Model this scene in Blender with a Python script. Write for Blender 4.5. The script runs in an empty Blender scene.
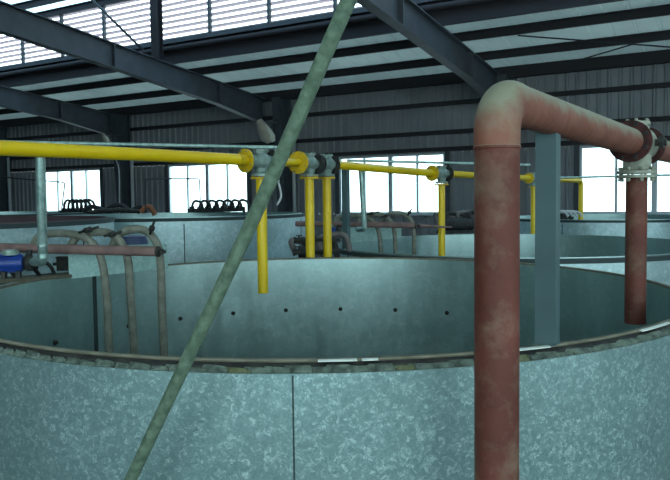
import bpy, bmesh, math, random
from mathutils import Vector, Matrix
random.seed(4)
scene = bpy.context.scene
COL = scene.collection
EYE = 2.2
FOC = 704.2; PITCH = 0.0574; ROLL = -0.0122; YAW = 0.5232
cy_, sy_ = math.cos(YAW), math.sin(YAW)
FH = Vector((-sy_, cy_, 0)); R0 = Vector((cy_, sy_, 0)); UP = Vector((0, 0, 1))
cp, sp = math.cos(PITCH), math.sin(PITCH)
F = FH*cp - UP*sp
U0 = FH*sp + UP*cp
cr, sr = math.cos(ROLL), math.sin(ROLL)
CAM = Vector((0, 0, EYE))

def ray(px, py):
    x, y = px-335.0, py-240.0
    a, b = cr*x + sr*y, -sr*x + cr*y
    return F*FOC + R0*a - U0*b

def W(px, py, d):
    """world point seen at (px, py) whose horizontal distance ahead is d"""
    v = ray(px, py)
    return CAM + v*(d/v.dot(FH))

def L(lat, d, z):
    """point from sideways / ahead distances and height relative to the eye"""
    p = R0*lat + FH*d
    return Vector((p.x, p.y, EYE+z))

def WY(px, py, Y):
    v = ray(px, py)
    return CAM + v*(Y/v.y)

# ------------------------------------------------------------------ materials
def lin(c):
    return tuple(((v/255)/12.92 if v/255 <= .04045 else ((v/255+.055)/1.055)**2.4) for v in c) + (1,)

def mat(name, col, rough=.6, metal=0.0, col2=None, scale=6.0, detail=4, lo=.35, hi=.65, bump=0.0, bscale=None, spec=.5, obj=True, stretch=None):
    m = bpy.data.materials.new(name); m.use_nodes = True
    nt = m.node_tree; b = nt.nodes['Principled BSDF']
    b.inputs['Roughness'].default_value = rough
    b.inputs['Metallic'].default_value = metal
    b.inputs['Specular IOR Level'].default_value = spec
    tc = nt.nodes.new('ShaderNodeTexCoord'); mp = nt.nodes.new('ShaderNodeMapping')
    nt.links.new(tc.outputs['Object'], mp.inputs['Vector'])
    if stretch: mp.inputs['Scale'].default_value = stretch
    if col2:
        n = nt.nodes.new('ShaderNodeTexNoise'); n.inputs['Scale'].default_value = scale; n.inputs['Detail'].default_value = detail
        r = nt.nodes.new('ShaderNodeValToRGB')
        r.color_ramp.elements[0].position = lo; r.color_ramp.elements[0].color = lin(col)
        r.color_ramp.elements[1].position = hi; r.color_ramp.elements[1].color = lin(col2)
        nt.links.new(mp.outputs[0], n.inputs['Vector'])
        nt.links.new(n.outputs['Fac'], r.inputs['Fac']); nt.links.new(r.outputs['Color'], b.inputs['Base Color'])
    else:
        b.inputs['Base Color'].default_value = lin(col)
    if bump:
        n2 = nt.nodes.new('ShaderNodeTexNoise'); n2.inputs['Scale'].default_value = bscale or scale*3; n2.inputs['Detail'].default_value = 3
        bp = nt.nodes.new('ShaderNodeBump'); bp.inputs['Strength'].default_value = bump; bp.inputs['Distance'].default_value = .02
        nt.links.new(mp.outputs[0], n2.inputs['Vector'])
        nt.links.new(n2.outputs['Fac'], bp.inputs['Height']); nt.links.new(bp.outputs[0], b.inputs['Normal'])
    return m

def galv(name, c1, c2, c3, scale, rough=.42, metal=.55, streak=None):
    """spangled zinc: two sizes of voronoi crystals with a large soft variation"""
    m = bpy.data.materials.new(name); m.use_nodes = True
    nt = m.node_tree; N = nt.nodes; LK = nt.links; b = N['Principled BSDF']
    tc = N.new('ShaderNodeTexCoord')
    nz = N.new('ShaderNodeTexNoise'); nz.inputs['Scale'].default_value = scale*.5
    mx = N.new('ShaderNodeMix'); mx.data_type = 'VECTOR'; mx.inputs[0].default_value = .05
    LK.new(tc.outputs['Object'], nz.inputs['Vector']); LK.new(tc.outputs['Object'], mx.inputs[4]); LK.new(nz.outputs['Color'], mx.inputs[5])
    v = N.new('ShaderNodeTexVoronoi'); v.inputs['Scale'].default_value = scale
    v2 = N.new('ShaderNodeTexVoronoi'); v2.inputs['Scale'].default_value = scale*2.3
    LK.new(mx.outputs[1], v.inputs['Vector']); LK.new(mx.outputs[1], v2.inputs['Vector'])
    s1 = N.new('ShaderNodeSeparateColor'); LK.new(v.outputs['Color'], s1.inputs[0])
    s2 = N.new('ShaderNodeSeparateColor'); LK.new(v2.outputs['Color'], s2.inputs[0])
    ad = N.new('ShaderNodeMath'); ad.operation = 'ADD'; LK.new(s1.outputs[0], ad.inputs[0]); LK.new(s2.outputs[1], ad.inputs[1])
    hf = N.new('ShaderNodeMath'); hf.operation = 'MULTIPLY'; hf.inputs[1].default_value = .5; LK.new(ad.outputs[0], hf.inputs[0])
    r = N.new('ShaderNodeValToRGB')
    r.color_ramp.elements[0].position = .15; r.color_ramp.elements[0].color = lin(c1)
    r.color_ramp.elements[1].position = .95; r.color_ramp.elements[1].color = lin(c3)
    e = r.color_ramp.elements.new(.62); e.color = lin(c2)
    LK.new(hf.outputs[0], r.inputs['Fac'])
    big = N.new('ShaderNodeTexNoise'); big.inputs['Scale'].default_value = 1.3; big.inputs['Detail'].default_value = 3
    mp = N.new('ShaderNodeMapping'); mp.inputs['Scale'].default_value = streak or (1, 1, 1)
    LK.new(tc.outputs['Object'], mp.inputs[0]); LK.new(mp.outputs[0], big.inputs['Vector'])
    mr = N.new('ShaderNodeMapRange'); mr.inputs[1].default_value = .3; mr.inputs[2].default_value = .7; mr.inputs[3].default_value = .86; mr.inputs[4].default_value = 1.08
    LK.new(big.outputs['Fac'], mr.inputs[0])
    mu = N.new('ShaderNodeVectorMath'); mu.operation = 'SCALE'; LK.new(r.outputs['Color'], mu.inputs[0]); LK.new(mr.outputs[0], mu.inputs['Scale'])
    LK.new(mu.outputs[0], b.inputs['Base Color'])
    rr = N.new('ShaderNodeMapRange'); rr.inputs[3].default_value = rough-.08; rr.inputs[4].default_value = rough+.12; LK.new(hf.outputs[0], rr.inputs[0])
    LK.new(rr.outputs[0], b.inputs['Roughness'])
    b.inputs['Metallic'].default_value = metal
    return m

M = {}
M['galv'] = galv('spangled_zinc_sheet', (112,140,142), (128,156,158), (170,194,196), 58)
M['liner'] = galv('smooth_zinc_sheet', (158,184,184), (164,190,190), (174,198,198), 14, rough=.36, metal=.85, streak=(2.5,2.5,.4))
M['galv_far'] = galv('pale_zinc_sheet', (156,182,186), (170,194,198), (190,210,214), 14, rough=.42, metal=.6)
M['panel'] = galv('tray_zinc_sheet', (128,158,156), (140,170,168), (158,186,182), 26, rough=.5)
M['rimsheet'] = mat('weathered_rim_sheet', (98,96,82), .8, 0, (128,124,108), 9)
M['insul'] = mat('dirty_insulation', (66,76,70), .95, 0, (104,118,108), 20, bump=.6, bscale=60)
M['foam'] = mat('yellowed_foam', (88,92,62), .95, 0, (110,116,92), 18, bump=.5, bscale=50)
M['whitestrip'] = mat('white_sealing_strip', (215,222,218), .5)
M['shadeliner'] = mat('painted_shade_liner', (78,62,68), .8, 0, (92,74,80), 2)  # brown tone carries the shade inside the far left tank
M['greyhose'] = mat('grey_brown_hose', (84,78,78), .7, 0, (110,104,102), 8)
M['seam'] = mat('dark_seam', (52,66,68), .7, .3)
M['red'] = mat('oxide_red_paint', (122,50,42), .62, 0, (150,84,72), 5, 6, .42, .72, bump=.25, bscale=22)
M['reddust'] = mat('dusty_red_paint', (128,62,52), .75, 0, (150,140,122), 3.2, 6, .38, .66, bump=.3, bscale=20)
def dusty(name, c1, c2, dust, zlo, zhi):
    m = mat(name, c1, .7, 0, c2, 5, 6, .4, .7, bump=.25, bscale=22)
    nt = m.node_tree; N = nt.nodes; LK = nt.links; b = N['Principled BSDF']; ramp = b.inputs['Base Color'].links[0].from_socket
    g = N.new('ShaderNodeNewGeometry'); sx = N.new('ShaderNodeSeparateXYZ'); LK.new(g.outputs['Normal'], sx.inputs[0])
    tc = N.new('ShaderNodeTexCoord'); n = N.new('ShaderNodeTexNoise'); n.inputs['Scale'].default_value = 7; n.inputs['Detail'].default_value = 7; n.inputs['Roughness'].default_value = .65
    LK.new(tc.outputs['Object'], n.inputs['Vector'])
    ma = N.new('ShaderNodeMath'); ma.operation = 'MULTIPLY_ADD'; LK.new(n.outputs['Fac'], ma.inputs[0]); ma.inputs[1].default_value = 1.5; LK.new(sx.outputs['Z'], ma.inputs[2])
    mr = N.new('ShaderNodeMapRange'); mr.inputs[1].default_value = zlo; mr.inputs[2].default_value = zhi; LK.new(ma.outputs[0], mr.inputs[0])
    mx = N.new('ShaderNodeMix'); mx.data_type = 'RGBA'; LK.new(mr.outputs[0], mx.inputs[0]); LK.new(ramp, mx.inputs[6]); mx.inputs[7].default_value = lin(dust)
    LK.new(mx.outputs[2], b.inputs['Base Color']); return m
M['red'] = dusty('oxide_red_paint_dusty', (82,34,24), (102,50,38), (128,108,90), .72, 1.35)
M['reddust'] = dusty('oxide_red_paint_dust_on_top', (116,66,52), (132,84,68), (130,128,110), .75, 1.35)
M['cream'] = mat('dusty_cream_casting', (116,120,106), .65, .1, (156,158,144), 12, bump=.3)
M['rust'] = mat('rusty_flange', (44,20,20), .85, .1, (78,36,34), 14, bump=.4)
M['yellow'] = mat('yellow_gloss_paint', (216,180,0), .4, 0, (226,192,8), 3, lo=.4, hi=.7)
M['yflange'] = mat('yellow_flange_paint', (198,160,4), .5, 0, (212,174,14), 6)
M['zinc'] = mat('zinc_pipe', (128,156,152), .42, .6, (168,192,188), 18)
M['casting'] = mat('grey_iron_casting', (108,128,122), .5, .3, (142,160,154), 14, bump=.2)
M['dark'] = mat('blackened_iron', (34,36,38), .7, .3, (58,58,56), 16, bump=.3)
M['blackrub'] = mat('black_rubber', (22,24,27), .6)
M['pole'] = mat('greenish_zinc_scaffold', (74,94,78), .8, .15, (104,124,106), 30, 6, .35, .68, bump=.4, bscale=60)
M['post'] = mat('blue_grey_painted_steel', (66,90,94), .55, .1, (76,100,104), 4)
M['steel'] = mat('dark_blue_grey_steel', (54,59,66), .65, .1, (64,69,76), 3)
M['purlin'] = mat('dark_brown_steel', (30,27,33), .8, 0)
M['siding'] = mat('grey_corrugated_siding', (118,121,126), .6, .15, (132,134,138), .7)
M['roof'] = mat('roof_underside_foil', (168,186,186), .7, 0, (190,204,202), .9)
M['floor'] = mat('concrete_floor', (84,88,86), .85, 0, (108,112,108), 1.2, bump=.2)
M['frame'] = mat('white_window_frame', (176,184,190), .5, .1)
M['slat'] = mat('louver_slat_paint', (206,188,198), .7, 0)
M['hose'] = mat('dusty_beige_hose', (96,98,88), .75, 0, (122,124,114), 14, bump=.3)
M['header'] = mat('faded_pink_pipe', (108,84,82), .65, 0, (130,104,100), 7)
M['blue'] = mat('blue_motor_paint', (16,50,126), .4, 0, (28,66,146), 8)
M['navy'] = mat('navy_plastic', (36,50,88), .5, 0, (46,62,98), 8)
M['beige'] = mat('beige_lamp_housing', (150,140,126), .6, 0, (168,160,146), 6)
M['lampglass'] = mat('lamp_lens', (196,196,186), .2)
M['conduit'] = mat('pale_conduit', (178,182,184), .5, .2)
M['orange'] = mat('orange_brown_hose', (140,84,52), .6)
M['wood'] = mat('dirty_plank', (78,76,64), .85, 0, (104,100,84), 9, stretch=(1,6,6))
M['wire'] = mat('dark_rod', (40,44,50), .6, .3)

def pane_mat():
    m = bpy.data.materials.new('thin_window_glass'); m.use_nodes = True
    nt = m.node_tree; nt.nodes.remove(nt.nodes['Principled BSDF'])
    out = nt.nodes['Material Output']; t = nt.nodes.new('ShaderNodeBsdfTransparent'); g = nt.nodes.new('ShaderNodeBsdfGlossy')
    t.inputs[0].default_value = (.93,.96,.97,1); g.inputs['Roughness'].default_value = .05
    mx = nt.nodes.new('ShaderNodeMixShader'); mx.inputs[0].default_value = .06
    nt.links.new(t.outputs[0], mx.inputs[1]); nt.links.new(g.outputs[0], mx.inputs[2]); nt.links.new(mx.outputs[0], out.inputs[0])
    return m
M['glass'] = pane_mat()
def skylight_mat():
    m = bpy.data.materials.new('translucent_skylight_sheet'); m.use_nodes = True
    nt = m.node_tree; nt.nodes.remove(nt.nodes['Principled BSDF'])
    out = nt.nodes['Material Output']; t = nt.nodes.new('ShaderNodeBsdfTranslucent'); d = nt.nodes.new('ShaderNodeBsdfDiffuse')
    t.inputs[0].default_value = (.52,.68,.86,1); d.inputs[0].default_value = (.5,.6,.7,1)
    mx = nt.nodes.new('ShaderNodeMixShader'); mx.inputs[0].default_value = .2
    nt.links.new(t.outputs[0], mx.inputs[1]); nt.links.new(d.outputs[0], mx.inputs[2]); nt.links.new(mx.outputs[0], out.inputs[0])
    return m
M['skylight'] = skylight_mat()
def roof_mat():
    m = mat('translucent_roof_sheet', (184,190,184), .7, 0, (200,206,198), .9)
    nt = m.node_tree; p = nt.nodes['Principled BSDF']; out = nt.nodes['Material Output']
    t = nt.nodes.new('ShaderNodeBsdfTranslucent'); t.inputs[0].default_value = (.55,.68,.72,1)
    mx = nt.nodes.new('ShaderNodeMixShader'); mx.inputs[0].default_value = .045
    nt.links.new(p.outputs[0], mx.inputs[1]); nt.links.new(t.outputs[0], mx.inputs[2]); nt.links.new(mx.outputs[0], out.inputs[0])
    return m
M['roof'] = roof_mat()

# ------------------------------------------------------------------ helpers
def obj(name, bm, m, parent=None, smooth=False, org=None):
    """link a bmesh as one mesh object; with a parent the mesh is given in world space and made local"""
    if parent is not None: org = parent['_o'] if False else ORG[parent.name]
    if org is None: org = Vector((0,0,0))
    bmesh.ops.translate(bm, verts=bm.verts, vec=-Vector(org))
    bmesh.ops.recalc_face_normals(bm, faces=bm.faces)
    me = bpy.data.meshes.new(name); bm.to_mesh(me); bm.free()
    for mm in (m if isinstance(m, (list, tuple)) else [m]): me.materials.append(mm)
    if smooth:
        for p in me.polygons: p.use_smooth = True
        try: me.set_sharp_from_angle(angle=math.radians(38))
        except Exception: pass
    o = bpy.data.objects.new(name, me); COL.objects.link(o)
    if parent is not None:
        o.parent = parent
    else:
        o.location = org
    ORG[o.name] = Vector(org)
    return o
ORG = {}

def thing(name, label, cat, loc, group=None):
    o = bpy.data.objects.new(name, None); COL.objects.link(o)
    o.location = loc; o.empty_display_size = .1
    o['label'] = label; o['category'] = cat
    if group: o['group'] = group
    ORG[o.name] = Vector(loc)
    return o
def tag(o, label, cat, group=None):
    o['label'] = label; o['category'] = cat
    if group: o['group'] = group
    return o
def struct(name, bm, m, parent=None, smooth=False):
    o = obj(name, bm, m, parent, smooth)
    if parent is None: o['kind'] = 'structure'
    return o

def box(bm, a, b, mi=0):
    a, b = Vector(a), Vector(b)
    vs = [bm.verts.new((x, y, z)) for x in (a.x, b.x) for y in (a.y, b.y) for z in (a.z, b.z)]
    for f in ((0,1,3,2),(4,6,7,5),(0,4,5,1),(2,3,7,6),(0,2,6,4),(1,5,7,3)):
        fc = bm.faces.new([vs[i] for i in f]); fc.material_index = mi
    return vs
def obox(bm, c, ax, ay, az, mi=0):
    """box from centre and three half-axis vectors"""
    c = Vector(c); vs = [bm.verts.new(c + i*ax + j*ay + k*az) for i in (-1,1) for j in (-1,1) for k in (-1,1)]
    for f in ((0,1,3,2),(4,6,7,5),(0,4,5,1),(2,3,7,6),(0,2,6,4),(1,5,7,3)):
        fc = bm.faces.new([vs[i] for i in f]); fc.material_index = mi
def frame_of(d):
    d = d.normalized(); u = d.cross(UP)
    if u.length < .1: u = d.cross(Vector((0,1,0)))
    u.normalize(); return d, u, d.cross(u)
def bar(bm, a, b, w, h, mi=0):
    a, b = Vector(a), Vector(b); d, u, v = frame_of(b-a)
    obox(bm, (a+b)/2, (b-a)/2, u*w/2, v*h/2, mi)
def tube(bm, pts, r, seg=16, cap=True, mi=0):
    pts = [Vector(p) for p in pts]; n = len(pts)
    rs = r if isinstance(r, (list, tuple)) else [r]*n
    d, u, v = frame_of(pts[1]-pts[0]); rings = []
    for i, p in enumerate(pts):
        t = (pts[min(i+1, n-1)]-pts[max(i-1, 0)]).normalized()
        u = (u - t*u.dot(t)).normalized(); v = t.cross(u)
        rings.append([bm.verts.new(p + (u*math.cos(k*math.tau/seg) + v*math.sin(k*math.tau/seg))*rs[i]) for k in range(seg)])
    for i in range(n-1):
        for k in range(seg):
            f = bm.faces.new((rings[i][k], rings[i][(k+1)%seg], rings[i+1][(k+1)%seg], rings[i+1][k])); f.smooth = True; f.material_index = mi
    if cap:
        for q in (rings[0][::-1], rings[-1]):
            f = bm.faces.new(q); f.material_index = mi
def rod(bm, a, b, r, seg=16, mi=0): tube(bm, [a, b], r, seg, True, mi)
def pipe_open(bm, a, b, r, th, seg=24):
    """hollow pipe: visible wall thickness at both ends"""
    a, b = Vector(a), Vector(b); d, u, v = frame_of(b-a)
    R = []
    for p, q in ((a, r), (b, r), (b, r-th), (a, r-th)):
        R.append([bm.verts.new(p + (u*math.cos(k*math.tau/seg)+v*math.sin(k*math.tau/seg))*q) for k in range(seg)])
    for i in range(4):
        A, B = R[i], R[(i+1) % 4]
        for k in range(seg): bm.faces.new((A[k], A[(k+1)%seg], B[(k+1)%seg], B[k]))
def spline(P, n=10):
    P = [Vector(p) for p in P]; Q = [P[0]*2-P[1]] + P + [P[-1]*2-P[-2]]; out = []
    for i in range(1, len(Q)-2):
        for k in range(n):
            t = k/n; a, b, c, d = Q[i-1], Q[i], Q[i+1], Q[i+2]
            out.append(.5*((2*b)+(c-a)*t+(2*a-5*b+4*c-d)*t*t+(3*b-a-3*c+d)*t**3))
    out.append(P[-1]); return out
def bend(a, c, b, r, n=10):
    """polyline a -> c -> b with the corner rounded"""
    a, c, b = Vector(a), Vector(c), Vector(b); u = (a-c).normalized(); v = (b-c).normalized()
    p, q = c+u*r, c+v*r
    return [a] + [((1-t)**2)*p + 2*t*(1-t)*c + t*t*q for t in [i/n for i in range(n+1)]] + [b]
def arcbend(a, c, b, r, n=14):
    """rounded corner as a true circular arc (90 degree-ish corner)"""
    a, c, b = Vector(a), Vector(c), Vector(b); u = (a-c).normalized(); v = (b-c).normalized()
    o = c + u*r + v*r
    return [o - v*r*math.cos(t) - u*r*math.sin(t) for t in [i/n*math.pi/2 for i in range(n+1)]]
def flange(bm, c, axis, R, th, nb=8, seg=32, br=.011, bl=.02, bolts=True):
    c, axis = Vector(c), Vector(axis).normalized(); tube(bm, [c-axis*th/2, c+axis*th/2], R, seg)
    if bolts:
        d, u, v = frame_of(axis)
        for k in range(nb):
            a = (k+.5)/nb*math.tau; p = c + (u*math.cos(a)+v*math.sin(a))*R*.82
            rod(bm, p-axis*(th/2+bl), p+axis*(th/2+bl), br, 6)
def boltset(c, axis, R, nb, br, half, m, parent):
    c, axis = Vector(c), Vector(axis).normalized(); d, u, v = frame_of(axis)
    for k in range(nb):
        a = (k+.5)/nb*math.tau; p = c + (u*math.cos(a)+v*math.sin(a))*R
        bm = bmesh.new(); rod(bm, p-axis*half, p+axis*half, br*.6, 8); rod(bm, p-axis*half, p-axis*half*.55, br, 6); rod(bm, p+axis*half*.55, p+axis*half, br, 6)
        obj('bolt', bm, M[m], parent)
def boltring(bm, c, axis, R, nb, br, half):
    c, axis = Vector(c), Vector(axis).normalized(); d, u, v = frame_of(axis)
    for k in range(nb):
        a = (k+.5)/nb*math.tau; p = c + (u*math.cos(a)+v*math.sin(a))*R
        rod(bm, p-axis*half, p+axis*half, br, 6)
B = bmesh.new

# ------------------------------------------------------------------ building
YW = 22.0; X0, X1 = -46.0, 12.0
Z0 = EYE
def roofz(y): return EYE + 4.05 + .12*(YW-y)
def rafz(y): return EYE + 6.16 - .0974*y
bm = B(); box(bm, (X0, -9, -.1), (X1, YW, 0)); struct('floor', bm, M['floor'])

def ribbed(bm, x0, x1, z0, z1, y, sign=-1, step=.3):
    """corrugated sheet facing sign*Y"""
    n = max(1, round((x1-x0)/step)); prof = []
    for i in range(n):
        x = x0 + (x1-x0)*i/n; s = (x1-x0)/n
        prof += [(x, 0), (x+s*.60, 0), (x+s*.72, .055), (x+s*.88, .055)]
    prof.append((x1, 0))
    vb = [(bm.verts.new((x, y+sign*d, z0)), bm.verts.new((x, y+sign*d, z1))) for x, d in prof]
    for a, b in zip(vb, vb[1:]): bm.faces.new((a[0], b[0], b[1], a[1]))
wins = [(-28.45, -24.6), (-20.6, -16.5), (-12.45, -8.45), (-4.2, -.1), (4.0, 8.1)]
ZS, ZH = EYE-.52, EYE+1.50
bm = B()
ribbed(bm, X0, X1, 0, ZS, YW); ribbed(bm, X0, X1, ZH, EYE+4.2, YW)
xs = [X0] + [v for w in wins for v in w] + [X1]
for i in range(0, len(xs), 2): ribbed(bm, xs[i], xs[i+1], ZS, ZH, YW)
struct('wall_far', bm, M['siding'])
bm = B()
for i in range(1): 
    vs = [bm.verts.new((X0, y, z)) for y, z in ((-9,0),(YW,0),(YW,roofz(YW)),(17,roofz(17)+2),(-9,EYE+9))]; bm.faces.new(vs)
struct('wall_left', bm, M['siding'])
bm = B()
for pts in (((-9,0),(YW,0),(YW,1.0),(-9,1.0)), ((-9,5.5),(7,5.5),(YW,5.5),(YW,roofz(YW)),(17,roofz(17)+2),(-9,EYE+9)), ((7,1.0),(YW,1.0),(YW,5.5),(7,5.5))):
    bm.faces.new([bm.verts.new((X1, y, z)) for y, z in pts])
struct('wall_right', bm, M['siding'])
# wall behind the camera with one long opening
bm = B()
BZ0, BZ1 = 0.5, 6.6
BX0 = -4
box(bm, (X0, -9.1, 0), (X1, -9, BZ0)); box(bm, (X0, -9.1, BZ1), (X1, -9, EYE+9.2)); box(bm, (X0, -9.1, BZ0), (BX0, -9, BZ1)); box(bm, (11, -9.1, BZ0), (X1, -9, BZ1))
struct('wall_near', bm, M['siding'])

for i, (a, b) in enumerate(wins):
    bm = B(); t = .07
    box(bm, (a, YW-.06, ZS), (a+t, YW+.06, ZH)); box(bm, (b-t, YW-.06, ZS), (b, YW+.06, ZH))
    box(bm, (a+t, YW-.06, ZH-t), (b-t, YW+.06, ZH)); box(bm, (a+t, YW-.06, ZS), (b-t, YW+.06, ZS+t))
    w = (b-a)/4
    for k in (1, 2, 3):
        h = .075 if k == 2 else .035
        box(bm, (a+w*k-h, YW-.05, ZS+t), (a+w*k+h, YW+.05, ZH-t))
    wf = struct('window_%d' % (i+1), bm, M['frame'])
    bm = B(); box(bm, (a+t, YW+.005, ZS+t), (b-t, YW+.012, ZH-t)); obj('pane', bm, M['glass'], wf)
    bm = B(); box(bm, (a-.1, YW-.14, ZS-.05), (b+.1, YW-.04, ZS)); obj('window_sill', bm, M['frame'], wf)
    bm = B(); box(bm, (a-.16, YW-.09, ZS), (a, YW-.06, ZH+.1)); box(bm, (b, YW-.09, ZS), (b+.16, YW-.06, ZH+.1)); obj('reveal', bm, M['steel'], wf)

ntrim = [0]
def trim(bm, m):
    ntrim[0] += 1; return struct('trim_%d' % ntrim[0], bm, m)
for z in (3.08, 2.15, 1.60):
    bm = B(); z += EYE
    box(bm, (X0, YW-.22, z-.065), (X1, YW-.19, z+.065)); box(bm, (X0, YW-.19, z+.04), (X1, YW-.05, z+.065)); box(bm, (X0, YW-.19, z-.065), (X1, YW-.05, z-.04))
    trim(bm, M['purlin'])
# lower roof sheet
def roofsheet(bm, ya, yb, fz, step=.55, xa=X0, xb=X1):
    n = round((xb-xa)/step)
    prof = []
    for i in range(n):
        x = xa+(xb-xa)*i/n; s = (xb-xa)/n
        prof += [(x, 0), (x+s*.84, 0), (x+s*.88, .03), (x+s*.96, .03)]
    prof.append((xb, 0))
    vb = [(bm.verts.new((x, ya, fz(ya)+d)), bm.verts.new((x, yb, fz(yb)+d))) for x, d in prof]
    for a, b in zip(vb, vb[1:]): bm.faces.new((a[0], b[0], b[1], a[1]))
bm = B(); roofsheet(bm, 16.95, YW+.6, roofz); struct('ceiling', bm, M['roof'])
def purlin(y, fz, h=.25, w=.09):
    bm = B(); z = fz(y)
    box(bm, (X0, y-.015, z-h), (X1, y+.015, z-.01)); box(bm, (X0, y, z-h), (X1, y+w, z-h+.02)); box(bm, (X0, y-w, z-.03), (X1, y, z-.01))
    return trim(bm, M['purlin'])
for y in (20.3, 18.5, 17.15): purlin(y, roofz, .23)
bm = B(); box(bm, (X0, YW-.30, roofz(YW)-.36), (X1, YW-.06, roofz(YW)-.02)); trim(bm, M['purlin'])
# curb and gutter beam under the louvres
YL = 17.0; LZ0, LZ1 = EYE+5.03, EYE+6.66
bm = B(); box(bm, (X0, YL-.1, roofz(YL)-.32), (X1, YL+.02, LZ0-.12)); trim(bm, M['purlin'])
bm = B(); box(bm, (X0, YL-.28, LZ0-.12), (X1, YL+.12, LZ0)); trim(bm, M['steel'])
bm = B(); rod(bm, (X0, YL-.2, roofz(YL)+.12), (X1, YL-.2, roofz(YL)+.12), .09, 10); trim(bm, M['purlin'])
# louvre bays
px_mull = [-46, -37.9, -35.75, -33.6, -31.45, -29.3, -27.15, -25.0, -22.9, -20.75, -18.65, -16.3, -14.1, -11.9, -9.7, -7.55, -5.4, -3.25, -1.1, 1.05, 3.2, 5.35, 7.5, 9.65, 12]
k = 0
for i in range(0, len(px_mull)-1, 4):
    seg = px_mull[i:i+5]; xa, xb = seg[0], seg[-1]
    bm = B()
    for x in seg[:-1]: box(bm, (x-.045, YL-.06, LZ0), (x+.045, YL+.04, LZ1))
    w = struct('window_%d' % (6+k), bm, M['steel']); k += 1
    bm = B(); n = 9; pitch = (LZ1-LZ0)/n
    for j in range(n):
        z = LZ0 + pitch*(j+.5)
        # sloping blade: rain side low, room side high
        obox(bm, ((xa+xb)/2, YL+.05, z), Vector(((xb-xa)/2, 0, 0)), Vector((0, .055, -.030)), Vector((0, .004, .008)))
    obj('louver_slats', bm, M['slat'], w)
# monitor roof and its purlins
def monz(y): return LZ1 + .12 + .07*(YL-y)
bm = B(); roofsheet(bm, -9, 13.3, monz); struct('ceiling_monitor', bm, M['roof'])
bm = B(); roofsheet(bm, 13.3, 17.3, monz, .55); struct('window_20', bm, M['skylight'])
for y in (16.9, 15.95, 14.75, 13.3, 11.5, 9.5): purlin(y, monz, .22)

# rafters and columns (portal frames)
def rafter(x, label):
    t = thing('steel_rafter', label, 'rafter', (x, YW-.9, rafz(YW)-1.2), 'portal frame rafters')
    ys = [-4, 8, 14, 18.5, YW-.97]
    top = [rafz(y)-.44 for y in ys]; bot = [rafz(y)-1.1 for y in ys]; bot[-1] -= .22; bot[-2] -= .05
    bm = B()
    for i in range(len(ys)-1):
        vs = []
        for dx in (-.012, .012):
            for yy, zz in ((ys[i], bot[i]), (ys[i+1], bot[i+1]), (ys[i+1], top[i+1]), (ys[i], top[i])): vs.append(bm.verts.new((x+dx, yy, zz)))
        for f in ((0,1,2,3),(7,6,5,4),(0,4,5,1),(3,2,6,7)): bm.faces.new([vs[j] for j in f])
    obj('web', bm, M['steel'], t)
    for nm, zz in (('bottom_flange', bot), ('top_flange', top)):
        bm = B()
        for i in range(len(ys)-1):
            a, b = Vector((x, ys[i], zz[i])), Vector((x, ys[i+1], zz[i+1])); bar(bm, a, b, .26, .03)
        obj(nm, bm, M['steel'], t)
    for y in (14.0, 18.5):
        bm = B(); zt, zb = rafz(y)-.44, rafz(y)-1.1
        box(bm, (x-.13, y-.02, zb), (x+.13, y+.02, zt)); obj('end_plate', bm, M['steel'], t)
def column(x, label):
    t = thing('steel_column', label, 'column', (x, YW-.3, 0), 'portal frame columns')
    zt = roofz(YW)-.37
    f0, f1 = YW-.62, YW-1.0
    bm = B()
    vs = [bm.verts.new((x+dx, y, z)) for dx in (-.012, .012) for y, z in ((YW-.25, 0), (YW-.25, zt), (f1, zt), (f0, 0))]
    for f in ((0,1,2,3),(7,6,5,4),(1,5,6,2)): bm.faces.new([vs[j] for j in f])
    obj('web', bm, M['steel'], t)
    bm = B(); box(bm, (x-.16, YW-.25, 0), (x+.16, YW-.23, zt)); obj('outer_flange', bm, M['steel'], t)
    bm = B(); bar(bm, (x, f0, 0), (x, f1, zt), .32, .025); obj('inner_flange', bm, M['steel'], t)
    bm = B(); rod(bm, (x+.3, YW-.32, 0), (x+.3, YW-.32, EYE+2.2), .07, 10); rp = obj('drain_pipe', bm, M['conduit'], t); rp['label'] = 'pale vertical drain pipe'
CX = [-30.9, -22.7, -14.5, -6.3]
for x, l in zip(CX, ('dark steel column at the far left edge of the far wall', 'dark steel column between the far left window and the hose-covered window', 'dark steel column behind the leaning pole, between two windows', 'dark steel column on the far wall behind the red pipe elbow')): column(x, l)
rafter(-22.9, 'lowest and most distant dark roof rafter, upper left above the yellow pipe')
rafter(-15.1, 'long dark roof rafter crossing in front of the bright louvers')
rafter(-6.45, 'dark roof rafter descending behind the top of the red pipe elbow')
def monpost(x, y, label):
    t = thing('roof_post', label, 'post', (x, y, roofz(y)-.4), 'posts carrying the raised roof')
    bm = B(); z0, z1 = rafz(y)-.42, monz(y)-.1
    box(bm, (x-.012, y-.1, z0), (x+.012, y+.1, z1)); obj('web', bm, M['purlin'], t)
    for s in (-1, 1):
        bm = B(); box(bm, (x-.13, y+s*.11-.01, z0), (x+.13, y+s*.11+.01, z1)); obj('flange', bm, M['purlin'], t)
monpost(-14.95, 15.6, 'short dark vertical post standing before the bright roof louvers')
# bracing rods
def rodthing(label, a, b, r=.012, name='bracing_rod', m='wire', cat='rod', group=None):
    bm = B(); rod(bm, a, b, r, 8); return tag(obj(name, bm, M[m], None, org=Vector(a)), label, cat, group)
rodthing('dark diagonal brace rod in front of the louvers, upper left', WY(84, -8, 14.6), WY(143, 50, 15.3), .035)
rodthing('thin roof tie rod sloping down to the right, upper right', WY(518, 35.5, 19.2), WY(760, 54, 19.2), .02)
rodthing('thin roof tie rod rising to the right above the far siding', WY(566, 64, 20.2), WY(632, 44.5, 20.2), .02)

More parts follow.
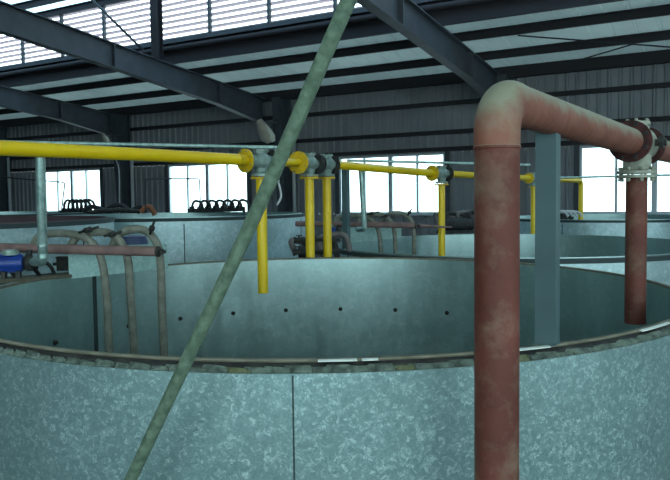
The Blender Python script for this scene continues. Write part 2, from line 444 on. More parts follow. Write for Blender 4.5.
# ------------------------------------------------------------------ tanks
def ringmesh(bm, c, prof, seg=128, a0=0, a1=math.tau):
    """revolve closed profile [(r,z)] about vertical axis at c"""
    full = abs(a1-a0-math.tau) < 1e-6; n = seg if full else seg+1; rings = []
    for k in range(n):
        a = a0+(a1-a0)*k/seg; rings.append([bm.verts.new((c.x+r*math.cos(a), c.y+r*math.sin(a), z)) for r, z in prof])
    m = len(prof)
    for k in range(seg):
        A, Bq = rings[k], rings[(k+1) % n]
        for j in range(m): bm.faces.new((A[j], A[(j+1)%m], Bq[(j+1)%m], Bq[j]))
    if not full: bm.faces.new(rings[0]); bm.faces.new(rings[-1][::-1])
def tank(c, ztop, label, R=2.5, outer='galv_far', seams=6, rimdark=True, liner='liner'):
    z = EYE+ztop; c = Vector((c.x, c.y, 0))
    t = thing('galvanized_tank', label, 'tank', c, 'round sheet metal tanks')
    bm = B(); ringmesh(bm, c, [(R+.085, .0), (R+.085, z-.02), (R+.08, z-.02), (R+.08, .0)]); obj('outer_shell', bm, M[outer], t, True)
    bm = B(); ringmesh(bm, c, [(R+.012, .12), (R+.012, z), (R, z), (R, .12)]); obj('inner_liner', bm, M[liner], t, True)
    bm = B(); ringmesh(bm, c, [(R+.012, z-.1), (R+.012, z-.012), (R+.095, z-.012), (R+.095, z-.06), (R+.086, z-.06), (R+.078, z-.1)]); obj('rim', bm, M['seam'] if rimdark else M['rimsheet'], t, True)
    bm = B(); bmesh.ops.create_circle(bm, cap_ends=True, segments=96, radius=R+.08, matrix=Matrix.Translation((c.x, c.y, .12))); obj('tank_floor', bm, M['floor'], t)
    for k in range(seams):
        a = k/seams*math.tau+.3; p = c+Vector((math.cos(a), math.sin(a), 0))*(R+.088); tn = Vector((-math.sin(a), math.cos(a), 0)); nn = Vector((math.cos(a), math.sin(a), 0))
        bm = B(); obox(bm, p+UP*(z/2-.05), tn*.008, nn*.003, UP*(z/2-.06)); obj('seam_strip', bm, M['seam'], t)
    return t, c
# near tank A, with all its rim detail
RA = 2.5; zA = EYE-.65
cA = L(-.105, 5.34, 0); cA.z = 0
tA = thing('galvanized_tank', 'big open spangled metal tank filling the foreground', 'tank', cA, 'round sheet metal tanks')
def angA(px, Rr, far=True):
    v = ray(px, 262 if far else 365); v = Vector((v.x, v.y)).normalized(); c2 = Vector((cA.x, cA.y))
    b = v.dot(c2); disc = max(0, b*b-c2.length_squared+Rr*Rr); s = b+(math.sqrt(disc) if far else -math.sqrt(disc))
    p = v*s-c2; return math.atan2(p.y, p.x)
zo = zA-.037
bm = B(); ringmesh(bm, cA, [(RA+.087, 0), (RA+.09, zo), (RA+.082, zo), (RA+.08, 0)], 160); obj('outer_shell', bm, M['galv'], tA, True)
bm = B(); ringmesh(bm, cA, [(RA, .12), (RA, zA-.004), (RA+.012, zA-.004), (RA+.012, .12)], 160)
ln = obj('inner_liner', bm, M['liner'], tA, True)
bm = B(); ringmesh(bm, cA, [(RA-.003, zA-.012), (RA-.003, zA+.004), (RA+.001, zA+.006), (RA+.022, zA+.005), (RA+.023, zA-.001), (RA+.0125, zA-.012)], 160); q = obj('rim_edge', bm, M['rimsheet'], tA, True); q['label'] = 'pale beige folded inner edge'
bm = B(); nb = 190; rings = []; mats_ = []
for k in range(nb):
    zt = zA-.014+random.uniform(-.010, .005); ro = RA+.079-random.uniform(0, .006); fo = 1 if random.random() < .05 else 0; sk = .010+random.uniform(0,.006)
    for j, (fr_, dz) in enumerate(((.0, -.012), (.12, 0), (.86, random.uniform(-.004, .003)), (.97, -.012))):
        a = (k+fr_)/nb*math.tau
        prof = [(RA+.014, zA-.12, 0), (RA+.014, zA-.007, 0), (RA+.034, zA-.020, 0), (RA+.036, zt+dz-.004, 0), (ro-.022, zt+dz-.003, sk), (ro, zt+dz-.02, sk), (ro, zA-.12, sk)]
        rings.append([bm.verts.new((cA.x+r*math.cos(a+e), cA.y+r*math.sin(a+e), z)) for r, z, e in prof]); mats_.append(fo)
for k in range(len(rings)):
    A_, B_ = rings[k], rings[(k+1) % len(rings)]
    for j in range(7):
        f = bm.faces.new((A_[j], A_[(j+1)%7], B_[(j+1)%7], B_[j])); f.material_index = 2 if j in (1, 2) else mats_[k]  # groove behind the rim edge coloured dark in place of its shade
q = obj('insulation_rim', bm, [M['insul'], M['foam'], M['dark']], tA); q['label'] = 'dark crumbling insulation blocks'
for a, b in ((318, 357), (362, 378), (517, 549), (640, 668)):
    bm = B(); x, y = angA(a, RA+.03, False), angA(b, RA+.03, False)
    ringmesh(bm, cA, [(RA+.024, zA+.001), (RA+.024, zA+.006), (RA+.042, zA+.003), (RA+.042, zA-.001)], 8, min(x, y), max(x, y)); q = obj('sealing_strip', bm, M['whitestrip'], tA); q['label'] = 'bright white strip on the rim'
bm = B(); bmesh.ops.create_circle(bm, cap_ends=True, segments=96, radius=RA+.08, matrix=Matrix.Translation((cA.x, cA.y, .12))); obj('tank_floor', bm, M['floor'], tA)
def strip(ang, Rr, z0, z1, hw, out, m, nm):
    nn = Vector((math.cos(ang), math.sin(ang), 0)); tn = Vector((-nn.y, nn.x, 0)); bm = B()
    obox(bm, cA+nn*(Rr+out*.002)+UP*(z0+z1)/2, tn*hw, nn*.002, UP*(z1-z0)/2); return obj(nm, bm, M[m], tA)
a = angA(292.5, RA+.09, False); strip(a, RA+.089, 0, zo-.005, .0035, 1, 'seam', 'seam_strip')
strip(a-2.4, RA+.089, 0, zo-.005, .0035, 1, 'seam', 'seam_strip'); strip(a+1.6, RA+.089, 0, zo-.005, .0035, 1, 'seam', 'seam_strip')
strip(angA(93.5, RA, True), RA-.002, .13, zA-.02, .022, -1, 'seam', 'liner_seam')
base = [angA(x, RA) for x in (52, 126.5, 178.6, 232, 285, 340, 395, 447)]
step = (base[-1]-base[0]); 
step = ((step+math.pi) % math.tau-math.pi)/7
allb = base + [base[-1]+step*k for k in range(1, 17)]
for a in allb:
    nn = Vector((math.cos(a), math.sin(a), 0)); p = cA+nn*(RA-.002)+UP*(EYE-1.225)
    bm = B(); rod(bm, p, p-nn*.012, .022, 14); rod(bm, p-nn*.011, p-nn*.03, .012, 6); obj('bolt', bm, M['dark'], tA)

tB, cB = tank(L(2.52, 10.05, 0), -.65, 'second open tank, directly behind the foreground tank')
tC, cC = tank(L(6.75, 17.35, 0), -.5, 'farthest right open tank below the right-hand window')
tE, cE = tank(L(-5.5, 8.9, 0), -.2, 'tall tank at far left behind the pink pipe and blue motor', liner='shadeliner')
tF, cF = tank(L(-3.15, 13.6, 0), -.25, 'tall tank left of the yellow valves, under the left-centre window', rimdark=True)
tG, cG = tank(L(-8.2, 16.9, 0), -.22, 'distant tank at far left below the leftmost window')

# ------------------------------------------------------------------ red pipeline
r1 = .081
base = W(497, 99, 2.55); vx = Vector((base.x, base.y, 0)); zR = base.z
fl = W(630, 141.3, 4.28)
dirR = (fl-base); dirR.normalize()
corner = Vector((vx.x, vx.y, zR))
tR = thing('red_pipeline', 'thick oxide red pipe rising in front and running back to a valve', 'pipe', vx)
er = .125
bm = B(); rod(bm, vx, corner-UP*(er+.048), r1, 40); q = obj('riser', bm, M['red'], tR, True)
bm = B(); arc = arcbend(vx, corner, fl, er, 18); tube(bm, [corner-UP*(er+.048)]+arc+[corner+dirR*(er+.03)], r1*1.02, 40); q = obj('elbow', bm, M['reddust'], tR, True); q['label'] = 'dusty rounded elbow'
bm = B(); tube(bm, [corner-UP*(er+.056), corner-UP*(er+.052), corner-UP*(er+.044), corner-UP*(er+.040)], [r1*1.01, r1*1.05, r1*1.05, r1*1.01], 40); obj('weld_ring', bm, M['red'], tR, True)
bm = B(); rod(bm, corner+dirR*(er+.03), fl, r1*.975, 40); obj('horizontal_run', bm, M['reddust'], tR, True)
bm = B(); flange(bm, fl, dirR, .126, .028, bolts=False); flf = obj('pipe_flange', bm, M['rust'], tR, True)
boltset(fl, dirR, .106, 8, .012, .05, 'dark', flf)
tee = fl+dirR*.2
bm = B(); rod(bm, fl+dirR*.014, fl+dirR*.42, .088, 32); tube(bm, [fl+dirR*.12, fl+dirR*.18, fl+dirR*.26, fl+dirR*.32], [.089, .108, .108, .089], 32)
rod(bm, tee-UP*.165, tee, .083, 32); vb = obj('valve_body', bm, M['cream'], tR, True); vb['label'] = 'dusty cream valve casting'
bm = B(); tube(bm, [tee+UP*.08, tee+UP*.105], .07, 24); tube(bm, [tee+UP*.112, tee+UP*.135], .075, 24); boltring(bm, tee+UP*.12, UP, .064, 6, .01, .032); obj('valve_bonnet', bm, M['cream'], vb, True)
side = dirR.cross(UP).normalized()
bm = B(); rod(bm, tee+side*.07, tee+side*.17, .022, 12); rod(bm, tee+side*.13, tee+side*.155, .042, 6); obj('valve_stem', bm, M['dark'], vb, True)
f2 = fl+dirR*.434
bm = B(); flange(bm, f2, dirR, .124, .028, bolts=False); boltring(bm, f2, dirR, .104, 8, .012, .045); obj('pipe_flange', bm, M['rust'], tR, True)
bm = B(); rod(bm, f2+dirR*.014, f2+dirR*.014+Vector((dirR.x, dirR.y, 0))*13.5, r1*.95, 32); obj('rear_run', bm, M['reddust'], tR, True)
bm = B()
for dz in (.170, .196): tube(bm, [tee-UP*dz, tee-UP*(dz+.018)], .118, 32)
q = obj('branch_flange', bm, M['cream'], tR, True)
boltset(tee-UP*.192, UP, .1, 8, .013, .045, 'cream', q)
zb = W(636, 322, 4.48).z
bm = B(); pipe_open(bm, tee-UP*.214, Vector((tee.x, tee.y, zb)), .0645, .006, 32); obj('branch_pipe', bm, M['red'], tR, True)

# blue-grey posts
def post(p, zt, wx, wy, label, zb):
    bm = B(); c = Vector((p.x, p.y, 0)); x, y = wx/2, wy/2
    # channel section, open to the back
    box(bm, (c.x-x, c.y-y, zb), (c.x+x, c.y-y+.006, zt)); box(bm, (c.x+x-.006, c.y-y+.006, zb), (c.x+x, c.y+y, zt)); box(bm, (c.x-x, c.y-y+.006, zb), (c.x-x+.006, c.y+y, zt))
    t = thing('support_post', label, 'post', (c.x, c.y, zb), 'blue-grey pipe support posts'); obj('channel', bm, M['post'], t)
    bm = B(); box(bm, (c.x-x-.004, c.y-y-.006, zb-.006), (c.x+x+.004, c.y+y+.006, zb)); obj('base_plate', bm, M['post'], t)
pp = W(547, 345, 3.075)
post(pp, W(547, 127, 3.03).z, .088, .085, 'blue-grey square post on the foreground tank rim, carrying the red pipe', zA+.012)
pp = W(346.5, 249, 9.35)
post(pp, EYE+.40, .075, .09, 'slim blue-grey post on the second tank rim, carrying the thin yellow pipe', EYE-.65)

# leaning pole
a = W(131, 478, 2.62); b = W(350.5, -4, 2.06); d = b-a
lo = a + d*((0-a.z)/d.z); hi = b + d*.35
pm = a + (b-a)*.62; pm = pm + R0*(4.2/FOC*2.25)
bm = B(); tube(bm, [p for p in spline([lo, a+R0*.002, pm, b, hi], 8)], .0235, 24)
tag(obj('scaffold_pole', bm, M['pole'], None, True, org=lo), 'greenish weathered pole leaning diagonally across the whole view', 'pole')
scp = (lo, hi)

# ------------------------------------------------------------------ yellow pipeline
ry = .054
P = [W(-60, 145, 4.55), W(0, 148, 4.95), W(130, 154, 5.9), W(238, 159.5, 6.8)]
dY = (P[3]-P[2]); dY.z = 0; dY.normalize()
tY = thing('yellow_pipeline', 'yellow pipe running left to right above the tanks with valves', 'pipe', Vector((P[3].x, P[3].y, P[3].z)))
bm = B(); tube(bm, P, ry, 28); obj('main_pipe', bm, M['yellow'], tY, True)
def valve(c, axis, r, fl_in='yflange', lowcol='yflange', bot=None, pr=None, fr=None, foff=.25):
    """flanged swing valve on the run with a branch down"""
    fr = fr or r*2.05; pr = pr or r*.98; axis = axis.normalized()
    v0 = c-axis*foff; v1 = c+axis*r*2.9
    bm = B(); flange(bm, v0, axis, fr, r*.28, bolts=False); q = obj('pipe_flange', bm, M[fl_in], tY, True)
    boltset(v0, axis, fr*.84, 8, r*.13, r*.42, 'casting', q)
    bm = B(); tube(bm, [v0+axis*r*.14, v0+axis*r*.9, c-axis*r*1.3, c-axis*r*.6, c+axis*r*.6, c+axis*r*1.3, v1-axis*r*.5, v1], [r*1.1, r*1.1, r*1.3, r*1.75, r*1.75, r*1.3, r*1.1, r*1.1], 24)
    tube(bm, [c-UP*r*2.75, c-UP*r*2.35, c-UP*r*2.2, c-UP*r*1.2, c], [r*1.8, r*1.8, r*1.05, r*1.35, r*1.3], 20)
    b_ = obj('valve_body', bm, M['casting'], tY, True); b_['label'] = 'grey cast valve body'
    bm = B(); tube(bm, [c+UP*r*1.2, c+UP*r*1.95], r*1.1, 20); tube(bm, [c+UP*r*1.9, c+UP*r*2.15], r*1.5, 20); boltring(bm, c+UP*r*2.0, UP, r*1.2, 6, r*.15, r*.4); obj('valve_bonnet', bm, M['casting'], b_, True)
    bm = B(); flange(bm, v1, axis, fr*.98, r*.28, bolts=False); boltring(bm, v1, axis, fr*.84, 8, r*.13, r*.42); q = obj('rear_flange', bm, M['dark'], tY, True); q['label'] = 'dark rear flange'
    zt = c.z-r*2.95
    bm = B(); tube(bm, [Vector((c.x, c.y, zt)), Vector((c.x, c.y, zt-r*.3))], fr*.9, 24); boltring(bm, Vector((c.x, c.y, zt)), UP, fr*.74, 8, r*.13, r*.45); obj('branch_flange', bm, M[lowcol], tY, True)
    bm = B(); pipe_open(bm, Vector((c.x, c.y, zt-r*.3)), Vector((c.x, c.y, bot)), pr, .005, 24); obj('drop_pipe', bm, M['yellow'], tY, True)
    return v0, v1
def run(a, b, r):
    bm = B(); rod(bm, a, b, r, 24); obj('pipe_run', bm, M['yellow'], tY, True)
c1 = W(260.8, 161.5, 7.14)
bot1 = W(261, 293, 7.14).z
v0, v1 = valve(c1, dY, ry, bot=bot1, fr=.118, foff=.21)
run(P[3], v0, ry)
c2 = W(309, 163.5, 8.06)
c3 = W(326.5, 164.3, 8.5)
d2 = (c2-c1); d2.z = 0
w0, w1 = valve(c2, d2, ry*.98, bot=0.9, fr=.125)
run(v1, w0, ry*.8)
u0, u1 = valve(c3, (c3-c2), ry*.98, fl_in='dark', bot=0.9, fr=.115)
run(w1, u0, ry*.9)
c4 = W(441.5, 173.5, 10.4)
d4 = (c4-c3); d4.z = 0
s0, s1 = valve(c4, d4, .052, bot=EYE-1.5, fr=.115)
run(u1, s0, .052)
c5 = W(533.5, 178.5, 13.5); d5 = c5-c4
t0, t1 = valve(c5, d5, .05, bot=0.3, fr=.1)
run(s1, t0, .05)
c6 = W(581, 180.5, 15.5)
e6 = Vector((c6.x, c6.y, EYE-.9)); 
bm = B(); tube(bm, bend(t1, c6, e6, .14), .052, 20); obj('end_pipe', bm, M['yellow'], tY, True)
# small black valve hanging by the post at B
# ------------------------------------------------------------------ zinc water pipes
def pipething(name, label, pts, r, m='zinc', cat='pipe', group=None, seg=14):
    bm = B(); tube(bm, pts, r, seg); return tag(obj(name, bm, M[m], None, True, org=Vector(pts[0])), label, cat, group)
a, b = W(30, 142.5, 7.3), W(277, 147.5, 7.35)
pipething('zinc_pipe', 'long thin zinc pipe running just above the yellow pipe, left half', [W(-40, 141, 7.3), a, b], .019)
pipething('zinc_pipe', 'thin zinc pipe crossing the top of the centre window', [W(347, 160.5, 8.9), W(472, 163.5, 9.2), W(530, 165, 9.3)], .017)
pipething('zinc_pipe', 'thin zinc pipe crossing the right-hand window behind the red branch', [W(548, 300, 11.5)]+bend(W(548, 240, 11.5), W(548, 178, 11.5), W(580, 177.3, 11.5), .06)+[W(640, 175.5, 11.5), W(700, 174.5, 11.5)], .018)

# ------------------------------------------------------------------ hose set of tank A, repeated at tank B
def hose(name, label, pts, r, m='hose', parent=None, seg=14):
    bm = B(); tube(bm, spline(pts, 9), r, seg)
    if parent is not None: return obj(name, bm, M[m], parent, True)
    return tag(obj(name, bm, M[m], None, True, org=Vector(pts[0])), label, 'hose')
def make_manifold(label):
    hp0, hp1 = W(-30, 247, 6.0), W(157, 251.5, 5.6)
    t = thing('hose_manifold', label, 'manifold', hp1, 'pink header pipes with beige hoses')
    bm = B(); tube(bm, [hp0, hp1], .040, 20); q = obj('header_pipe', bm, M['header'], t, True); q['label'] = 'faded pink header pipe'
    bm = B(); u = (hp1-hp0).normalized(); tube(bm, [hp1, hp1+u*.02], .043, 20); rod(bm, hp1+u*.02, hp1+u*.075, .014, 8); rod(bm, hp1+u*.03, hp1+u*.05, .026, 6); obj('end_cap', bm, M['dark'], q)
    sets = [[(33, 247, 5.95), (38, 238, 5.95), (52, 233.5, 5.9), (78, 235, 5.85), (93, 244, 5.8), (102, 262, 5.78), (107, 300, 5.78), (109, 348, 5.78), (110, 390, 5.78)],
            [(70, 249, 5.9), (76, 238, 5.9), (90, 233, 5.88), (107, 232.5, 5.82), (119, 240, 5.78), (127.5, 258, 5.75), (131, 300, 5.75), (134, 352, 5.75), (135, 392, 5.75)],
            [(112, 249, 5.9), (117, 237, 5.88), (128, 230, 5.85), (145, 230.5, 5.8), (156, 242, 5.75), (160.5, 262, 5.72), (162, 305, 5.72), (164, 354, 5.72), (165, 394, 5.72)]]
    for s in sets: hose('hose', '', [W(*p) for p in s], .033, parent=t)
    for a, b in (((79, 232.5, 5.8), (98, 227, 5.7)), ((104, 236, 5.75), (121, 232, 5.7)), ((150, 234, 5.74), (154, 222, 5.68))):
        a, b = W(*a), W(*b); bm = B(); rod(bm, a, b, .011, 8); rod(bm, a+(b-a)*.35, a+(b-a)*.6, .024, 8); obj('valve_handle', bm, M['dark'], t)
    # bracket reaching to the tank rim
    zp = W(41, 256, 5.75)
    bm = B(); tube(bm, [W(40, 156, 5.3)] + bend(W(40.3, 162, 5.3), W(43, 261.5, 5.5), W(34, 262, 5.7), .05)+[W(30, 258, 5.9)], .036, 16); q = obj('supply_pipe', bm, M['zinc'], t, True); q['label'] = 'zinc drop pipe with elbow'
    bm = B(); tube(bm, [W(42.5, 242, 5.47), W(42.6, 246, 5.47)], .042, 16); obj('coupling', bm, M['zinc'], q, True); bm = B(); tube(bm, [W(42.8, 254, 5.48), W(43, 258, 5.48)], .043, 16); obj('coupling', bm, M['zinc'], q, True)
    return t
def copy_tree(o, parent=None, delta=None):
    c = o.copy(); COL.objects.link(c)
    if parent is not None: c.parent = parent
    if delta is not None: c.location = o.location + delta
    for ch in list(o.children): copy_tree(ch, c)
    return c
def make_tray(label):
    t = thing('sheet_metal_tray', label, 'tray', W(118, 276, 6.35), 'zinc trays bridging the tank rims')
    a, b = W(70, 279, 6.18), W(167, 268.5, 6.42); dn = Vector((0,0,0))
    zt = W(118, 248, 6.2).z; back = Vector((-(b-a).y, (b-a).x, 0)).normalized()*.32
    bm = B(); q = [a, b, b+back, a+back]
    for i in range(4):
        p, r = q[i], q[(i+1)%4]; zl = min(a.z, b.z)
        p0, p1 = Vector((p.x, p.y, a.z if i in (0, 3) else b.z)), Vector((r.x, r.y, b.z if i in (0, 1) else a.z))
        f = bm.faces.new([bm.verts.new(v) for v in (p0, p1, Vector((p1.x, p1.y, zt)), Vector((p0.x, p0.y, zt)))])
    obj('side_walls', bm, M['panel'], t).modifiers.new('thick', 'SOLIDIFY').thickness = .008
    bm = B(); bar(bm, (a+b)/2+back*.5-(b-a)*.5+UP*(.02), (a+b)/2+back*.5+(b-a)*.5+UP*.02, .3, .01); obj('bottom', bm, M['panel'], t)
    bm = B(); box(bm, (0,0,0), (.001,.001,.001)); bm.free()
    return t
def make_motor(label, px=11, py=263, d=5.7, s=.78):
    c = W(px, py, d); ax = (R0*.95+FH*.3).normalized(); u = UP; v = ax.cross(u)
    t = thing('pump_motor', label, 'motor', c-UP*.16*s, 'blue pump motors')
    bm = B(); tube(bm, [c-ax*.12*s, c-ax*.11*s, c+ax*.11*s, c+ax*.12*s], [.07*s, .085*s, .085*s, .07*s], 24)
    for k in range(18):
        a = k/18*math.tau; n = u*math.cos(a)+v*math.sin(a); obox(bm, c+n*.088*s, ax*.095*s, n*.012*s, ax.cross(n)*.003*s)
    obj('motor_body', bm, M['blue'], t, True)
    bm = B(); tube(bm, [c+UP*.085*s, c+UP*.13*s], .085*s, 20); tube(bm, [c+UP*.13*s, c+UP*.14*s], .06*s, 20); q = obj('top_cap', bm, M['casting'], t, True); q['label'] = 'grey round cap'
    bm = B(); tube(bm, [c+ax*.12*s, c+ax*.15*s, c+ax*.2*s, c+ax*.22*s], [.05*s, .09*s, .09*s, .05*s], 20); rod(bm, c+ax*.18*s, c+ax*.18*s+UP*.13*s, .03*s, 12); obj('pump_head', bm, M['dark'], t, True)
    bm = B()
    for e in (-.07, .07): obox(bm, c+ax*e*s-UP*.12*s, ax*.02*s, v*.09*s, UP*.04*s)
    obj('motor_foot', bm, M['dark'], t)
    return t
mA = make_manifold('pink header with three looping beige hoses entering the foreground tank')
trA = make_tray('pale sheet metal tray on the foreground tank rim behind the beige hoses')
moA = make_motor('blue pump motor at the far left edge beside the pink header')
offB = L(0.0, 0, 0)*0
src = W(157, 251.5, 5.6); dst = W(415, 227, 9.9); delta = dst-src
delta.z = 0.02
for o, lab in ((mA, 'distant pink header with looping hoses over the second tank, below centre window'), (trA, 'small pale tray on the second tank rim under the distant pink header'), (moA, 'blue pump motor left of the slim post at the second tank')):
    c = copy_tree(o, None, delta); c['label'] = lab
    if o is mA:
        mB = c
        for q in list(c.children):
            if q.name.startswith('supply_pipe'):
                for g in list(q.children): bpy.data.objects.remove(g)
                bpy.data.objects.remove(q)

ORG[mB.name] = mB.location.copy()
bm = B(); tube(bm, [dst+UP*.02, dst+UP*.01+(W(452, 228, 10.2)-dst)], [.03, .012], 10); q = obj('header_tip', bm, M['header'], mB, True)
bm = B(); tube(bm, [W(361, 166.5, 9.45)] + bend(W(361, 168, 9.45), W(364.5, 229, 9.5), W(358, 229.5, 9.7), .05), .036, 14); q = obj('supply_pipe', bm, M['zinc'], mB, True)
# board under the motor, black hoses and fittings on A's far left rim
bm = B(); a, b = W(-30, 282.5, 5.72), W(74, 274.5, 6.32); bar(bm, a, b, .24, .03)
tag(obj('plank', bm, M['wood'], None, org=a), 'dirty plank on the far left tank rim carrying the blue motor', 'plank')
hl = [('black hose looping highest beside the zinc elbow', [(36, 270, 6.1), (38, 264, 6.1), (45, 262.5, 6.1), (51, 267, 6.12), (54, 273, 6.15)], .016),
      ('black hose curling under the zinc pipe', [(18, 275, 6.0), (22, 269, 6.0), (30, 266, 6.0), (36, 271, 6.05), (40, 276, 6.1)], .018),
      ('black hose arching below the blue motor', [(-4, 277, 5.95), (2, 270, 5.95), (9, 269, 5.95), (14, 275, 5.98), (18, 279, 6.0)], .018),
      ('black hose lying along the left tank rim', [(-10, 285, 5.85), (10, 281, 5.9), (30, 277.5, 6.05), (55, 274, 6.25)], .016)]
for lab, pts, r in hl: hose('black_hose', lab, [W(*p) for p in pts], r, 'blackrub')
c = W(64, 264, 6.5); bm = B(); obox(bm, c, R0*.055, FH*.04, UP*.06); obox(bm, c+UP*.065, R0*.06, FH*.045, UP*.006); rod(bm, c-R0*.055, c-R0*.1, .015, 8)
tag(obj('junction_box', bm, M['dark'], None, org=c), 'small black box between the zinc elbow and the sheet tray', 'box')
c = W(26, 262, 6.0)
# navy drum behind hoses
c = W(134, 250, 7.6); bm = B(); tube(bm, [Vector((c.x, c.y, EYE-.72)), Vector((c.x, c.y, EYE-.42)), Vector((c.x, c.y, EYE-.37)), Vector((c.x, c.y, EYE-.355))], [.15, .15, .13, .05], 24)
t = thing('navy_drum', 'dark navy tub partly hidden behind the looping beige hoses', 'tub', (c.x, c.y, 0))
obj('drum_body', bm, M['navy'], t, True)
bm = B(); box(bm, (c.x-.18, c.y-.18, 0), (c.x+.18, c.y+.18, EYE-.72)); obj('drum_stand', bm, M['dark'], t)

# ------------------------------------------------------------------ distant manifolds and clutter
def mini_manifold(name, label, a, b, n, h, r, m, hm='header', drop=-.02, group='distant hose manifolds'):
    a, b = Vector(a), Vector(b); t = thing(name, label, 'manifold', a, group); u = (b-a).normalized(); n_ = u.cross(UP).normalized()
    bm = B(); rod(bm, a-u*.1, b+u*.1, r*1.6, 10); obj('header_pipe', bm, M[hm], t, True)
    bm = B(); tube(bm, [b+u*.1, b+u*.16], r*2.2, 8); obj('end_cap', bm, M['dark'], t)
    for k in range(n):
        p = a+(b-a)*k/max(1, n-1)
        hose('hose', '', [p, p+UP*h*.7+u*.02, p+UP*h+u*.10-n_*-.08, p+UP*h*.75+u*.22+n_*.16, p-UP*drop+u*.26+n_*.2], r, m, parent=t, seg=8)
        bm = B(); box(bm, p+Vector((-.04, -.04, -.04)), p+Vector((.04, .04, .09))); obj('hose_clamp', bm, M['dark'], t)
    return t
mini_manifold('hose_manifold', 'dark looping hoses in front of the left-centre window', W(192, 210.5, 15.6), W(238, 209.5, 15.7), 7, .21, .03, 'dark', 'dark')
mini_manifold('hose_manifold', 'dark looping hoses in front of the leftmost window', W(64, 212, 16.9), W(85, 211.5, 17.0), 6, .28, .03, 'dark', 'dark')
mini_manifold('hose_manifold', 'small pale hoses curling over the farthest right tank rim', W(552, 217.5, 15.3), W(566, 217.5, 15.4), 4, .14, .024, 'conduit', 'dark')
for k, (lab, pts, m) in enumerate([
    ('dark hose drooping on the far left tank rim, left of the column pipe', [(84, 212, 16.2), (90, 207, 16.2), (98, 208, 16.2), (108, 212, 16.2), (116, 208, 16.2)], 'blackrub'),
    ('dark hose heaped at the foot of the second column', [(104, 212, 16), (113, 206, 16), (122, 205.5, 16), (130, 211, 16), (140, 207, 16), (147, 212, 16)], 'blackrub'),
    ('dark hose lying lowest on the far left rim', [(88, 213, 15.8), (100, 211.5, 15.8), (122, 210, 15.8), (140, 212, 15.8)], 'dark'),
    ('orange-brown hose bend on the far rim between two windows', [(141, 212, 15.5), (145, 208, 15.5), (150, 207, 15.5), (153.5, 212, 15.5), (155, 215, 15.5)], 'orange')]):
    hose('rim_hose', lab, [W(*p) for p in pts], .055, m)
# thin pipe frames
pipething('pipe_frame', 'thin bent pipe frame in front of the leftmost window', bend(W(-5, 176.5, 15), W(65, 182.5, 15), W(61.5, 210, 15), .06), .014, 'wire')
pipething('pipe_frame', 'thin bent pipe frame in front of the left-centre window', [W(145.5, 212, 15)] + bend(W(145.5, 195, 15), W(145.5, 179, 15), W(170, 178.6, 15), .05)[1:-1] + bend(W(170, 178.6, 15), W(199.5, 178.8, 15), W(200.5, 209, 15), .05), .014, 'wire')
pipething('cable', 'pale cable curving down the wall left of the second column', spline([WY(110, 150, 20.95), WY(116, 160, 20.95), WY(119, 172, 20.95), WY(119.5, 208, 20.95), WY(119.5, 275, 20.95)], 6), .028, 'conduit')
pipething('cable', 'thin pale cord hanging behind the leaning pole', spline([W(275.5, 149, 7.36), W(277, 170, 7.4), W(278.5, 182, 7.4), W(281, 196, 7.4), W(277, 205, 7.4)], 6), .012, 'conduit')
# fittings right of tank F
for lab, px, py, s in (('black gate valve beside the first yellow drop, upper', 299, 240, .1), ('black gate valve beside the first yellow drop, lower', 299, 252, .12)):
    c = W(px, py, 8.6); t = thing('gate_valve', lab, 'valve', c, 'black gate valves')
    bm = B(); tube(bm, [c-R0*s*.6, c-R0*s*.2, c+R0*s*.2, c+R0*s*.6], [s*.45, s*.28, s*.28, s*.45], 14); rod(bm, c, c+UP*s*.5, s*.12, 8); obj('valve_body', bm, M['dark'], t, True)
    bm = B(); tube(bm, [c+UP*s*.5, c+UP*s*.58], s*.4, 14); obj('hand_wheel', bm, M['dark'], t, True)
    bm = B(); rod(bm, c+R0*s*.6, c+R0*.5, s*.22, 10); obj('stub_pipe', bm, M['dark'], t, True)
def stack(label, c, w, h, n, seed):
    random.seed(seed); t = thing('pump_skid', label, 'pump', (c.x, c.y, 0), 'dark pump sets between tanks')
    for e in (-1, 1):
        bm = B(); bar(bm, Vector((c.x, c.y, 0))+R0*e*w*.4, Vector((c.x, c.y, c.z-h*.5))+R0*e*w*.4, .05, .05); obj('leg', bm, M['dark'], t)
    bm = B(); bar(bm, c-R0*w*.5-UP*h*.5, c+R0*w*.5-UP*h*.5, .3, .05); obj('frame', bm, M['dark'], t)
    bm = B(); p = c-UP*h*.25; tube(bm, [p-R0*w*.4, p-R0*w*.35, p+R0*w*.1, p+R0*w*.15], [.08, h*.22, h*.22, .08], 18); obj('motor_body', bm, M['dark'], t, True)
    for k in range(n):
        a = c+R0*w*(k/max(1, n-1)-.5)-UP*h*.3; q = a+UP*h*(.35+.3*k/n)+FH*.1
        hose('hose', '', [a, a+UP*h*.4-R0*.05, q+R0*.1, q+R0*.3-UP*.02, a+R0*.36-UP*h*.1],   .04, 'dark' if k % 2 else 'greyhose', parent=t, seg=8)
    return t
stack('dark pump set behind the two yellow drop pipes', W(309, 244, 9.0), .34, .42, 3, 3)
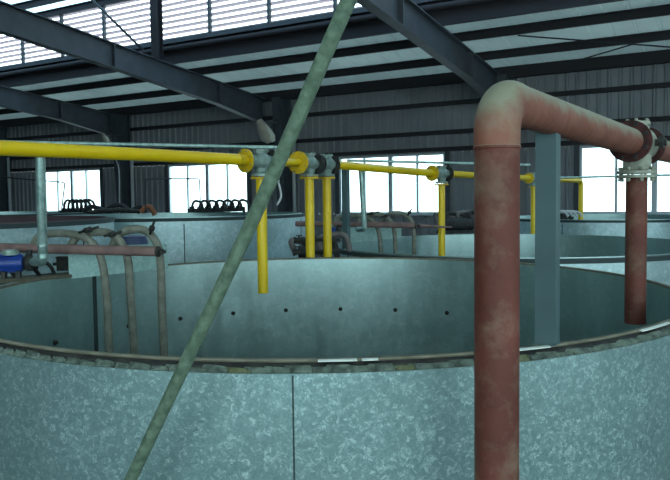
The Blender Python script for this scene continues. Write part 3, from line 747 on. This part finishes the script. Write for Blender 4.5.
stack('dark heap of hoses and pump behind the second tank, left of the red pipe', W(466, 217, 13.7), 1.1, .56, 6, 5)

# lamps
def lamp(px, py, d, s, label):
    c = WY(px, py, d); t = thing('bay_lamp', label, 'lamp', c, 'beige lamps on the columns')
    a, b = c+(UP*.34-R0*.16)*s, c-(UP*.34-R0*.2)*s
    pts = [a, a+(b-a)*.25, a+(b-a)*.5, a+(b-a)*.8, b]
    bm = B(); tube(bm, pts, [.1*s, .15*s, .2*s, .22*s, .12*s], 16); obj('housing', bm, M['beige'], t, True)
    bm = B(); tube(bm, [p+R0*.1*s-FH*.06*s for p in pts[1:]], [.06*s, .12*s, .14*s, .06*s], 12); obj('lens', bm, M['lampglass'], t, True)
    w = Vector((c.x, YW-.7, a.z)); bm = B(); rod(bm, a, a+Vector((0, max(.2, YW-.9-a.y), 0)), .03*s, 8); obj('arm', bm, M['steel'], t)
lamp(264, 131, 20.0, 1.1, 'large beige lamp on the column behind the leaning pole')
lamp(105, 138.5, 20.2, .55, 'small beige lamp above the yellow pipe near the left column')

# ------------------------------------------------------------------ camera, light
cam = bpy.data.cameras.new('camera'); co = bpy.data.objects.new('camera', cam); COL.objects.link(co)
right = R0*cr + U0*sr; upv = -R0*sr + U0*cr
m3 = Matrix((right, upv, -F)).transposed(); co.matrix_world = Matrix.Translation(CAM) @ m3.to_4x4()
cam.sensor_fit = 'HORIZONTAL'; cam.sensor_width = 36; cam.lens = 36*FOC/670; cam.clip_end = 300; cam.clip_start = .02
scene.camera = co
w = bpy.data.worlds.new('overcast_sky'); scene.world = w; w.use_nodes = True
bg = w.node_tree.nodes['Background']; bg.inputs[0].default_value = (.72, .95, .98, 1); bg.inputs[1].default_value = 3.0
scene.view_settings.view_transform = 'Standard'; scene.view_settings.look = 'None'
scene.view_settings.gamma = 1; scene.view_settings.use_curve_mapping = False
scene.view_settings.exposure = 0.75
scene.cycles.max_bounces = 8; scene.cycles.diffuse_bounces = 5; scene.cycles.transparent_max_bounces = 12
scene.cycles.use_denoising = True
